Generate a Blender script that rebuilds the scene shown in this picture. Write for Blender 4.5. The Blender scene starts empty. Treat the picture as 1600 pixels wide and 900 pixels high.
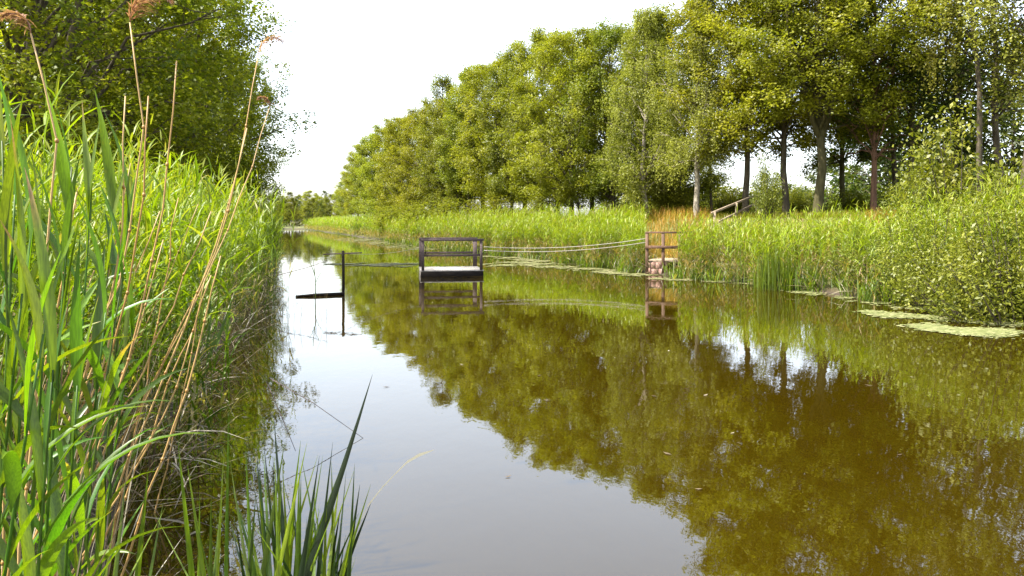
import bpy, math, random
import numpy as np
from math import radians, sin, cos, pi
S = bpy.context.scene
C = S.collection

# ---------------------------------------------------------------- camera, sky, sun, exposure
F = 1250.0; HOR = 345.0; H = 1.85
cam_d = bpy.data.cameras.new('camera'); cam = bpy.data.objects.new('camera', cam_d); C.objects.link(cam)
cam.location = (0, 0, H); cam.rotation_euler = (radians(90), 0, 0)
cam_d.sensor_width = 36; cam_d.lens = 36 * F / 1600
cam_d.shift_y = -(450 - HOR) / 1600
cam_d.clip_start = 0.05; cam_d.clip_end = 5000
S.camera = cam
SUN_AZ = -106.0; SUN_EL = 55.0            # azimuth from +Y towards +X, degrees
w = bpy.data.worlds.new('World'); S.world = w; w.use_nodes = True
nt = w.node_tree; bg = nt.nodes['Background']
sky = nt.nodes.new('ShaderNodeTexSky'); sky.sky_type = 'NISHITA'; sky.sun_disc = False
sky.sun_elevation = radians(SUN_EL); sky.sun_rotation = radians(SUN_AZ)
sky.air_density = 1.0; sky.dust_density = 2.0; sky.ozone_density = 1.0
hs = nt.nodes.new('ShaderNodeHueSaturation'); hs.inputs['Saturation'].default_value = 0.5
nt.links.new(sky.outputs[0], hs.inputs['Color']); nt.links.new(hs.outputs[0], bg.inputs['Color'])
bg.inputs['Strength'].default_value = 0.15
sd = bpy.data.lights.new('sun', 'SUN'); sun = bpy.data.objects.new('sun', sd); C.objects.link(sun)
sd.energy = 4.2; sd.angle = radians(0.6); sd.color = (1.0, 0.95, 0.86)
sun.rotation_euler = (radians(90 - SUN_EL), 0, radians(180 - SUN_AZ))
sun.location = (-20, 10, 40)
S.view_settings.view_transform = 'Standard'; S.view_settings.look = 'None'
S.view_settings.gamma = 1.0; S.view_settings.use_curve_mapping = False
S.view_settings.exposure = 1.9
try:
    S.cycles.max_bounces = 8; S.cycles.diffuse_bounces = 3; S.cycles.glossy_bounces = 3
    S.cycles.transmission_bounces = 4; S.cycles.transparent_max_bounces = 6
except Exception: pass

rng = np.random.default_rng(7)
random.seed(7)

# ---------------------------------------------------------------- helpers
def at(px, py, Y):                      # a point of the place at depth Y seen at a picture position
    return np.array([(px - 800) / F * Y, Y, H - (py - HOR) / F * Y])
def on_water(px, py, z=0.0):
    Y = F * (H - z) / (py - HOR)
    return np.array([(px - 800) / F * Y, Y, z])

def mesh(name, V, quads=None, tris=None, tone=None, mat=None, smooth=False):
    V = np.asarray(V, np.float32).reshape(-1, 3)
    me = bpy.data.meshes.new(name)
    me.vertices.add(len(V)); me.vertices.foreach_set('co', V.ravel())
    li = []; tot = []
    if quads is not None and len(quads):
        q = np.asarray(quads, np.int32).reshape(-1, 4); li.append(q.ravel()); tot.append(np.full(len(q), 4, np.int32))
    if tris is not None and len(tris):
        t = np.asarray(tris, np.int32).reshape(-1, 3); li.append(t.ravel()); tot.append(np.full(len(t), 3, np.int32))
    li = np.concatenate(li); tot = np.concatenate(tot)
    me.loops.add(len(li)); me.loops.foreach_set('vertex_index', li)
    me.polygons.add(len(tot))
    st = np.concatenate([[0], np.cumsum(tot)[:-1]]).astype(np.int32)
    me.polygons.foreach_set('loop_start', st); me.polygons.foreach_set('loop_total', tot)
    if smooth: me.polygons.foreach_set('use_smooth', np.ones(len(tot), bool))
    if tone is not None:
        a = me.attributes.new('tone', 'FLOAT', 'POINT'); a.data.foreach_set('value', np.asarray(tone, np.float32).ravel())
    me.update(calc_edges=True)
    if mat: me.materials.append(mat)
    return me
def obj(name, me, parent=None, loc=None):
    o = bpy.data.objects.new(name, me); C.objects.link(o)
    if parent is not None: o.parent = parent
    if loc is not None: o.location = loc
    return o
def tag(o, label=None, cat=None, group=None, kind=None):
    if label: o['label'] = label
    if cat: o['category'] = cat
    if group: o['group'] = group
    if kind: o['kind'] = kind
    return o
def empty(name, loc, label, cat, group=None, rz=0):
    o = bpy.data.objects.new(name, None); C.objects.link(o); o.location = loc
    o.rotation_euler = (0, 0, rz); o.empty_display_size = .2
    return tag(o, label, cat, group)

class Acc:                              # collects geometry for one mesh
    def __init__(s): s.V = []; s.Q = []; s.T = []; s.tone = []; s.n = 0
    def add(s, V, Q=None, T=None, tone=0.5):
        V = np.asarray(V, float).reshape(-1, 3)
        s.V.append(V)
        if Q is not None and len(Q): s.Q.append(np.asarray(Q).reshape(-1, 4) + s.n)
        if T is not None and len(T): s.T.append(np.asarray(T).reshape(-1, 3) + s.n)
        s.tone.append(np.broadcast_to(np.asarray(tone, float).ravel() if np.ndim(tone) else tone, (len(V),)))
        s.n += len(V)
    def mesh(s, name, mat, smooth=False):
        return mesh(name, np.concatenate(s.V), np.concatenate(s.Q) if s.Q else None,
                    np.concatenate(s.T) if s.T else None, np.concatenate(s.tone), mat, smooth)

def ribbons(acc, root, az, th0, curl, L, W, segs, tone, across=2, twist=0.0, belly=0.35, fold=0.25, tip=0.0):
    """N blades; th0 = lean from the vertical at the root, curl = lean gained by the tip."""
    root = np.atleast_2d(root); N = len(root)
    f = lambda a: np.broadcast_to(np.asarray(a, float), (N,))
    az, th0, curl, L, W, tone, twist = map(f, (az, th0, curl, L, W, tone, twist))
    t = np.linspace(0, 1, segs + 1)
    th = th0[:, None] + curl[:, None] * t[None, :] ** 1.3
    tm = (th[:, 1:] + th[:, :-1]) / 2; d = (L / segs)[:, None]
    h = np.concatenate([np.zeros((N, 1)), np.cumsum(np.sin(tm) * d, 1)], 1)
    z = np.concatenate([np.zeros((N, 1)), np.cumsum(np.cos(tm) * d, 1)], 1)
    u = np.stack([np.sin(az), np.cos(az), 0 * az], -1)
    P = root[:, None, :] + h[..., None] * u[:, None, :] + z[..., None] * np.array([0, 0, 1.0])
    side = np.stack([np.cos(az), -np.sin(az), 0 * az], -1)[:, None, :]
    nrm = np.cos(th)[..., None] * (-u[:, None, :]) + np.sin(th)[..., None] * np.array([0, 0, 1.0])
    tw = (twist[:, None] * t[None, :] + (rng.random(N) - .5)[:, None] * 0.8)[..., None]
    sv = side * np.cos(tw) + nrm * np.sin(tw)
    nv = nrm * np.cos(tw) - side * np.sin(tw)
    prof = np.where(t < belly, 0.45 + 0.55 * t / belly, np.clip(1 - ((t - belly) / (1 - belly)) ** 1.7, 0, 1))
    prof[-1] = 0.03
    wv = (W[:, None] * prof[None, :] / 2)[..., None]
    if across == 2:
        A = P - sv * wv; B = P + sv * wv
        V = np.stack([A, B], 2)
    else:
        A = P - sv * wv + nv * wv * fold * 2; B = P + sv * wv + nv * wv * fold * 2
        V = np.stack([A, P, B], 2)
    k = across
    idx = np.arange(N * (segs + 1) * k).reshape(N, segs + 1, k)
    Q = np.stack([idx[:, :-1, :-1], idx[:, :-1, 1:], idx[:, 1:, 1:], idx[:, 1:, :-1]], -1).reshape(-1, 4)
    tn = np.clip(tone[:, None, None] + f(tip)[:, None, None] * (t ** 5)[None, :, None] + np.zeros((N, segs + 1, k)), 0, 1)
    acc.add(V.reshape(-1, 3), Q, None, tn.ravel())
    return P

def tube(acc, P, R, sides=6, tone=.5, cap=True):
    P = np.asarray(P, float); R = np.broadcast_to(np.asarray(R, float), (len(P),))
    T = np.gradient(P, axis=0); T /= np.linalg.norm(T, axis=1)[:, None] + 1e-9
    ref = np.array([0.31, 0.95, 0.1]) if abs(T[0][2]) > .5 else np.array([0, 0, 1.0])
    a = np.cross(T, ref); a /= np.linalg.norm(a, axis=1)[:, None] + 1e-9
    b = np.cross(T, a)
    ph = np.arange(sides) * 2 * pi / sides
    V = P[:, None, :] + R[:, None, None] * (np.cos(ph)[None, :, None] * a[:, None, :] + np.sin(ph)[None, :, None] * b[:, None, :])
    n = len(P); i = np.arange(n * sides).reshape(n, sides)
    Q = np.stack([i[:-1], np.roll(i[:-1], -1, 1), np.roll(i[1:], -1, 1), i[1:]], -1).reshape(-1, 4)
    V = V.reshape(-1, 3); Tt = []
    if cap:
        V = np.vstack([V, P[-1:], P[:1]])
        top = i[-1]; Tt = np.stack([top, np.roll(top, -1), np.full(sides, n * sides)], -1)
        bot = i[0]; Tt = np.vstack([Tt, np.stack([np.roll(bot, -1), bot, np.full(sides, n * sides + 1)], -1)])
    acc.add(V, Q, Tt, tone)

def board(acc, a, b, w_, h_, up=(0, 0, 1), bev=0.006, tone=.5, jit=0):
    """a sawn timber from a to b, width w_ across and height h_ along up, edges chamfered"""
    a = np.asarray(a, float); b = np.asarray(b, float); d = b - a; L = np.linalg.norm(d); d /= L
    up = np.asarray(up, float); s = np.cross(d, up); s /= np.linalg.norm(s); u = np.cross(s, d)
    bv = min(bev, w_ / 4, h_ / 4)
    oc = [(-w_/2+bv, -h_/2), (w_/2-bv, -h_/2), (w_/2, -h_/2+bv), (w_/2, h_/2-bv), (w_/2-bv, h_/2), (-w_/2+bv, h_/2), (-w_/2, h_/2-bv), (-w_/2, -h_/2+bv)]
    V = [c + s * x + u * y for c in (a, b) for x, y in oc]
    Q = [(i, (i + 1) % 8, 8 + (i + 1) % 8, 8 + i) for i in range(8)]
    Q += [(0, 7, 6, 5), (0, 5, 4, 3), (0, 3, 2, 1), (8, 9, 10, 11), (8, 11, 12, 13), (8, 13, 14, 15)]
    acc.add(V, Q, None, tone)
def board_obj(name, mat, parent, *a, **k):
    A = Acc(); board(A, *a, **k); return obj(name, A.mesh(name, mat), parent)

# ---------------------------------------------------------------- materials
def newmat(name):
    m = bpy.data.materials.new(name); m.use_nodes = True
    n = m.node_tree; p = n.nodes['Principled BSDF']; return m, n, p
def N(n, t, **k):
    x = n.nodes.new(t)
    for a, v in k.items(): setattr(x, a, v)
    return x
def ramp(n, stops, src):
    r = N(n, 'ShaderNodeValToRGB'); e = r.color_ramp.elements
    while len(e) < len(stops): e.new(0.5)
    for i, (p, c) in enumerate(stops): e[i].position = p; e[i].color = (*c, 1)
    n.links.new(src, r.inputs[0]); return r.outputs[0]
def leaf_mat(name, stops, trans=0.4, gloss=0.06, rough=.45, objvar=0.12, tcol=(1.15, 1.2, .6), veins=False):
    m, n, p = newmat(name)
    n.nodes.remove(p); out = n.nodes['Material Output']
    a = N(n, 'ShaderNodeAttribute', attribute_name='tone')
    col = ramp(n, stops, a.outputs['Fac'])
    if veins:
        tc = N(n, 'ShaderNodeTexCoord'); mp = N(n, 'ShaderNodeMapping'); mp.inputs['Scale'].default_value = (1, 1, .06)
        nz = N(n, 'ShaderNodeTexNoise'); nz.inputs['Scale'].default_value = 240; nz.inputs['Detail'].default_value = 2
        n2 = N(n, 'ShaderNodeTexNoise'); n2.inputs['Scale'].default_value = 9; n2.inputs['Detail'].default_value = 5
        n.links.new(tc.outputs['Object'], mp.inputs[0]); n.links.new(mp.outputs[0], nz.inputs['Vector']); n.links.new(tc.outputs['Object'], n2.inputs['Vector'])
        v1 = ramp(n, [(.35, (.72, .74, .7)), (.65, (1.15, 1.12, 1.1))], nz.outputs['Fac'])
        v2 = ramp(n, [(.3, (.8, .82, .9)), (.5, (1, 1, 1)), (.68, (1.0, 1.0, 1.0)), (.76, (1.5, 1.0, .9))], n2.outputs['Fac'])
        a_ = N(n, 'ShaderNodeMix', data_type='RGBA', blend_type='MULTIPLY'); a_.inputs[0].default_value = 1
        b_ = N(n, 'ShaderNodeMix', data_type='RGBA', blend_type='MULTIPLY'); b_.inputs[0].default_value = 1
        n.links.new(col, a_.inputs[6]); n.links.new(v1, a_.inputs[7]); n.links.new(a_.outputs[2], b_.inputs[6]); n.links.new(v2, b_.inputs[7]); col = b_.outputs[2]
    oi = N(n, 'ShaderNodeObjectInfo')
    hv = N(n, 'ShaderNodeHueSaturation')
    mr = N(n, 'ShaderNodeMapRange'); mr.inputs['To Min'].default_value = .5 - objvar * .12; mr.inputs['To Max'].default_value = .5 + objvar * .12
    mv = N(n, 'ShaderNodeMapRange'); mv.inputs['To Min'].default_value = 1 - objvar; mv.inputs['To Max'].default_value = 1 + objvar
    n.links.new(oi.outputs['Random'], mr.inputs[0]); n.links.new(oi.outputs['Random'], mv.inputs[0])
    n.links.new(mr.outputs[0], hv.inputs['Hue']); n.links.new(mv.outputs[0], hv.inputs['Value']); n.links.new(col, hv.inputs['Color'])
    d = N(n, 'ShaderNodeBsdfDiffuse'); t = N(n, 'ShaderNodeBsdfTranslucent'); g = N(n, 'ShaderNodeBsdfGlossy')
    g.inputs['Roughness'].default_value = rough; g.inputs['Color'].default_value = (1, 1, 1, 1)
    mul = N(n, 'ShaderNodeMix', data_type='RGBA', blend_type='MULTIPLY'); mul.inputs[0].default_value = 1
    n.links.new(hv.outputs[0], mul.inputs[6]); mul.inputs[7].default_value = (*tcol, 1)
    n.links.new(hv.outputs[0], d.inputs[0]); n.links.new(mul.outputs[2], t.inputs[0])
    m1 = N(n, 'ShaderNodeMixShader'); m1.inputs[0].default_value = trans
    n.links.new(d.outputs[0], m1.inputs[1]); n.links.new(t.outputs[0], m1.inputs[2])
    m2 = N(n, 'ShaderNodeMixShader'); m2.inputs[0].default_value = gloss
    n.links.new(m1.outputs[0], m2.inputs[1]); n.links.new(g.outputs[0], m2.inputs[2])
    n.links.new(m2.outputs[0], out.inputs[0]); return m
def solid(name, c1, c2, scale=6, rough=.8, stretch=(1, 1, 1), bump=.3, detail=6, tonemix=None):
    m, n, p = newmat(name)
    tc = N(n, 'ShaderNodeTexCoord'); mp = N(n, 'ShaderNodeMapping'); mp.inputs['Scale'].default_value = stretch
    nz = N(n, 'ShaderNodeTexNoise'); nz.inputs['Scale'].default_value = scale; nz.inputs['Detail'].default_value = detail
    n.links.new(tc.outputs['Object'], mp.inputs[0]); n.links.new(mp.outputs[0], nz.inputs['Vector'])
    col = ramp(n, [(.3, c1), (.7, c2)], nz.outputs['Fac'])
    if tonemix:
        a = N(n, 'ShaderNodeAttribute', attribute_name='tone')
        mx = N(n, 'ShaderNodeMix', data_type='RGBA'); n.links.new(a.outputs['Fac'], mx.inputs[0])
        n.links.new(col, mx.inputs[6]); mx.inputs[7].default_value = (*tonemix, 1); col = mx.outputs[2]
    n.links.new(col, p.inputs['Base Color']); p.inputs['Roughness'].default_value = rough; p.inputs['Specular IOR Level'].default_value = .15 if rough > .8 else .4
    b = N(n, 'ShaderNodeBump'); b.inputs['Strength'].default_value = bump; b.inputs['Distance'].default_value = .03
    n.links.new(nz.outputs['Fac'], b.inputs['Height']); n.links.new(b.outputs[0], p.inputs['Normal'])
    return m

M = {}
M['tree_yellow'] = leaf_mat('leaf_yellow_green', [(0, (.085, .10, .007)), (.5, (.185, .2, .011)), (1, (.3, .29, .024))], .5, .012)
M['tree_green'] = leaf_mat('leaf_green', [(0, (.055, .075, .007)), (.5, (.135, .15, .011)), (1, (.22, .22, .02))], .5, .012)
M['tree_dark'] = leaf_mat('leaf_dark', [(0, (.02, .038, .008)), (.5, (.055, .08, .012)), (1, (.15, .165, .02))], .5, .012)
M['tree_birch'] = leaf_mat('leaf_birch', [(0, (.09, .095, .014)), (.5, (.19, .19, .026)), (1, (.3, .285, .055))], .45, .012)
M['tree_left'] = leaf_mat('leaf_left_bank', [(0, (.055, .08, .006)), (.5, (.15, .17, .010)), (1, (.31, .29, .018))], .55, .012)
M['shrub'] = leaf_mat('leaf_shrub', [(0, (.05, .07, .012)), (.5, (.14, .165, .014)), (1, (.25, .26, .035))], .42, .015)
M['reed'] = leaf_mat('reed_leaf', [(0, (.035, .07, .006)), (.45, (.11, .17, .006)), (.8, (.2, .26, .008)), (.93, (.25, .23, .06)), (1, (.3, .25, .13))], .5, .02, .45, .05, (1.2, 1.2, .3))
M['reed_right'] = leaf_mat('reed_leaf_right', [(0, (.04, .07, .012)), (.4, (.14, .20, .008)), (.8, (.25, .335, .007)), (.93, (.25, .21, .06)), (1, (.3, .21, .10))], .48, .02, .45, .05, (1.2, 1.2, .3))
M['near_leaf'] = leaf_mat('near_reed_leaf', [(0, (.022, .06, .006)), (.45, (.075, .15, .006)), (.88, (.16, .24, .008)), (.95, (.28, .24, .05)), (1, (.3, .2, .09))], .5, .03, .42, .2, (1.2, 1.2, .25), True)
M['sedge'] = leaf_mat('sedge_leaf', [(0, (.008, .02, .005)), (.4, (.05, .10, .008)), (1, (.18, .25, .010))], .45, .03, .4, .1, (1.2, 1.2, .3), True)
M['grass'] = leaf_mat('bank_grass', [(0, (.08, .12, .008)), (.5, (.18, .19, .014)), (.8, (.36, .21, .03)), (1, (.42, .2, .045))], .35, .015)
M['straw'] = leaf_mat('dead_leaf', [(0, (.05, .035, .018)), (.5, (.16, .125, .07)), (1, (.40, .37, .28))], .25, .03, .5, .1, (1, .95, .8))
M['stalk'] = solid('golden_stalk', (.22, .11, .022), (.36, .2, .055), 14, .5, (1, 1, .15), .1, tonemix=(.38, .25, .10))
M['plume'] = leaf_mat('reed_plume', [(0, (.22, .11, .07)), (1, (.42, .24, .17))], .4, .02)
M['bark'] = solid('bark_dark', (.035, .028, .02), (.11, .09, .06), 9, .9, (1, 1, .25), .8)
M['bark_green'] = solid('bark_green_grey', (.035, .032, .014), (.085, .075, .034), 8, .9, (1, 1, .3), .7)
M['bark_birch'] = solid('bark_birch', (.12, .10, .07), (.36, .31, .24), 5, .8, (1, 1, .6), .5)
M['bark_red'] = solid('bark_reddish', (.07, .038, .025), (.17, .095, .06), 8, .9, (1, 1, .3), .7)
M['wood'] = solid('weathered_wood', (.045, .028, .024), (.11, .078, .07), 20, .75, (.25, 3, 3), .3)
M['wood_dark'] = solid('wet_wood', (.008, .006, .005), (.02, .015, .012), 18, .85, (.3, 3, 3), .3)
M['deck'] = solid('bleached_deck', (.26, .23, .2), (.46, .42, .37), 14, .7, (3, .3, 3), .3)
M['wood_brown'] = solid('brown_timber', (.05, .024, .012), (.12, .065, .036), 16, .75, (1, 1, .3), .3)
M['stone'] = solid('pink_stone', (.2, .115, .09), (.34, .21, .17), 9, .9, (1, 1, 1), .6)
M['rope'] = solid('rope', (.3, .27, .22), (.42, .38, .32), 40, .9)
M['rail_grey'] = solid('weathered_handrail', (.16, .12, .08), (.3, .24, .17), 15, .85, (1, 1, 1), .3)
M['pads'] = leaf_mat('duckweed', [(0, (.06, .075, .012)), (.5, (.14, .15, .04)), (1, (.28, .26, .13))], .1, .08, .5)

# water: murky brown body under a calm, faintly rippled surface
m, n, p = newmat('canal_water'); M['water'] = m
p.inputs['Base Color'].default_value = (.022, .0140, .0005, 1)
p.inputs['Roughness'].default_value = .015
p.inputs['IOR'].default_value = 1.95
tc = N(n, 'ShaderNodeTexCoord'); mp = N(n, 'ShaderNodeMapping'); mp.inputs['Scale'].default_value = (1.0, .55, 1); mp.inputs['Rotation'].default_value = (0, 0, radians(15))
nz = N(n, 'ShaderNodeTexNoise'); nz.inputs['Scale'].default_value = 5.0; nz.inputs['Detail'].default_value = 3
nz2 = N(n, 'ShaderNodeTexNoise'); nz2.inputs['Scale'].default_value = .6; nz2.inputs['Detail'].default_value = 2
n.links.new(tc.outputs['Object'], mp.inputs[0]); n.links.new(mp.outputs[0], nz.inputs['Vector']); n.links.new(mp.outputs[0], nz2.inputs['Vector'])
ad = N(n, 'ShaderNodeMath', operation='MULTIPLY_ADD'); ad.inputs[1].default_value = 3.0
n.links.new(nz2.outputs['Fac'], ad.inputs[0]); n.links.new(nz.outputs['Fac'], ad.inputs[2])
bp = N(n, 'ShaderNodeBump'); bp.inputs['Strength'].default_value = 1; bp.inputs['Distance'].default_value = .0011
n.links.new(ad.outputs[0], bp.inputs['Height']); n.links.new(bp.outputs[0], p.inputs['Normal'])

# ground: grass with dry and earthy patches
m, n, p = newmat('bank_ground'); M['ground'] = m
tc = N(n, 'ShaderNodeTexCoord')
a1 = N(n, 'ShaderNodeTexNoise'); a1.inputs['Scale'].default_value = .35; a1.inputs['Detail'].default_value = 8
a2 = N(n, 'ShaderNodeTexNoise'); a2.inputs['Scale'].default_value = 7; a2.inputs['Detail'].default_value = 6
n.links.new(tc.outputs['Object'], a1.inputs['Vector']); n.links.new(tc.outputs['Object'], a2.inputs['Vector'])
c1 = ramp(n, [(.35, (.06, .075, .015)), (.55, (.13, .13, .03)), (.68, (.22, .16, .06))], a1.outputs['Fac'])
c2 = ramp(n, [(.3, (.45, .45, .45)), (.7, (1.2, 1.2, 1.2))], a2.outputs['Fac'])
mx = N(n, 'ShaderNodeMix', data_type='RGBA', blend_type='MULTIPLY'); mx.inputs[0].default_value = 1
n.links.new(c1, mx.inputs[6]); n.links.new(c2, mx.inputs[7])
ge = N(n, 'ShaderNodeNewGeometry'); sx = N(n, 'ShaderNodeSeparateXYZ'); n.links.new(ge.outputs['Position'], sx.inputs[0])
mr = N(n, 'ShaderNodeMapRange'); mr.inputs['From Min'].default_value = .02; mr.inputs['From Max'].default_value = .3; n.links.new(sx.outputs['Z'], mr.inputs[0])
mm = N(n, 'ShaderNodeMix', data_type='RGBA'); n.links.new(mr.outputs[0], mm.inputs[0]); mm.inputs[6].default_value = (.035, .024, .014, 1); n.links.new(mx.outputs[2], mm.inputs[7])
n.links.new(mm.outputs[2], p.inputs['Base Color']); p.inputs['Roughness'].default_value = .95
b = N(n, 'ShaderNodeBump'); b.inputs['Strength'].default_value = .7; b.inputs['Distance'].default_value = .08
n.links.new(a2.outputs['Fac'], b.inputs['Height']); n.links.new(b.outputs[0], p.inputs['Normal'])

# ---------------------------------------------------------------- the lie of the land
LB = np.array([(-1.35, 0), (-1.5, 1.5), (-1.75, 3.0), (-2.65, 5.1), (-3.8, 9), (-5.1, 15), (-6.5, 20), (-9.5, 30), (-34.2, 115), (-54.5, 185)])
RB = np.array([(14.5, 0), (12.4, 8), (9.9, 15.4), (7.2, 23), (5.2, 27), (4.6, 28.2), (2.2, 36.7), (-1.2, 44), (-6.3, 58), (-38, 154), (-47, 180)])
bankL = lambda Y: np.interp(Y, LB[:, 1], LB[:, 0])
bankR = lambda Y: np.interp(Y, RB[:, 1], RB[:, 0])
def ground_z(X, Y):
    X = np.asarray(X, float); Y = np.asarray(Y, float)
    dL = bankL(Y) - X; dR = X - bankR(Y)
    wob = .12 * np.sin(Y * 1.7) + .1 * np.sin(Y * .63 + X)
    zl = np.interp(dL + wob, [-1.2, -.35, .15, 1.5, 4, 9], [-.9, -.3, .08, .25, .5, .7])
    zr = np.interp(dR + wob, [-1.2, -.35, .15, 1.2, 3.8, 7.2, 16, 24], [-.9, -.3, .08, .25, .5, 1.9, 2.05, .4])
    z = np.where(dL > -1.2, zl, np.where(dR > -1.2, zr, -.9))
    z = np.where(Y < .6, np.maximum(z, np.interp(Y, [-.4, .6], [.3, -.9])), z)
    k = np.clip((Y - 172) / 8, 0, 1); z = np.maximum(z, -0.9 * (1 - k) + .35 * k)
    return z + .03 * np.sin(X * 2.3) * np.cos(Y * 1.9) + .06 * np.sin(X * .37 + Y * .29)

ys = np.concatenate([np.linspace(-60, -6, 8), np.linspace(-4, 4, 17), np.linspace(4.5, 60, 112), np.linspace(61, 190, 130), np.linspace(200, 1500, 20)])
us = np.concatenate([-np.geomspace(1500, 30, 12), np.linspace(-27, -3, 30), np.linspace(-2.6, 0, 18)])
rows = []
for y in ys:
    l, r = float(bankL(y)), float(bankR(y))
    rows.append(np.concatenate([l + 1.3 + us, np.linspace(l + 1.6, r - 1.6, 6), r - 1.3 - us[::-1]]))
GX = np.array(rows); GY = np.repeat(ys[:, None], GX.shape[1], 1); GZ = ground_z(GX, GY)
i = np.arange(GX.size).reshape(GX.shape)
Q = np.stack([i[:-1, :-1], i[:-1, 1:], i[1:, 1:], i[1:, :-1]], -1).reshape(-1, 4)
tag(obj('ground', mesh('ground', np.stack([GX, GY, GZ], -1), Q, None, None, M['ground'], True)), kind='structure')
wv = []
yy = np.concatenate([np.linspace(0, 60, 31), np.linspace(65, 182, 24)])
for y in yy: wv += [(float(bankL(y)) - 1.2, y, 0), (float(bankR(y)) + 1.2, y, 0)]
i = np.arange(len(wv)).reshape(-1, 2)
tag(obj('water', mesh('water', wv, np.stack([i[:-1, 0], i[:-1, 1], i[1:, 1], i[1:, 0]], -1), None, None, M['water'])), kind='structure')

# ---------------------------------------------------------------- trees
def leaf_quads(acc, P, size, tone, up=.5, aspect=.62, outward=None):
    n_ = len(P)
    nn = rng.normal(size=(n_, 3)); nn /= np.linalg.norm(nn, axis=1)[:, None]
    if outward is not None: nn = nn + outward
    nn[:, 2] = np.abs(nn[:, 2]) + up; nn /= np.linalg.norm(nn, axis=1)[:, None]
    r = rng.normal(size=(n_, 3)); a = np.cross(nn, r); a /= np.linalg.norm(a, axis=1)[:, None] + 1e-9
    b = np.cross(nn, a); s = (size * rng.uniform(.65, 1.3, n_))[:, None]
    V = np.stack([P - a * s * .5, P + b * s * .5 * aspect + a * s * .08 + nn * s * .06, P + a * s * .5, P - b * s * .5 * aspect + a * s * .08 + nn * s * .06], 1)
    q = np.arange(n_ * 4).reshape(-1, 4)
    acc.add(V.reshape(-1, 3), q, None, np.repeat(np.clip(tone, 0, 1), 4))

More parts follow.
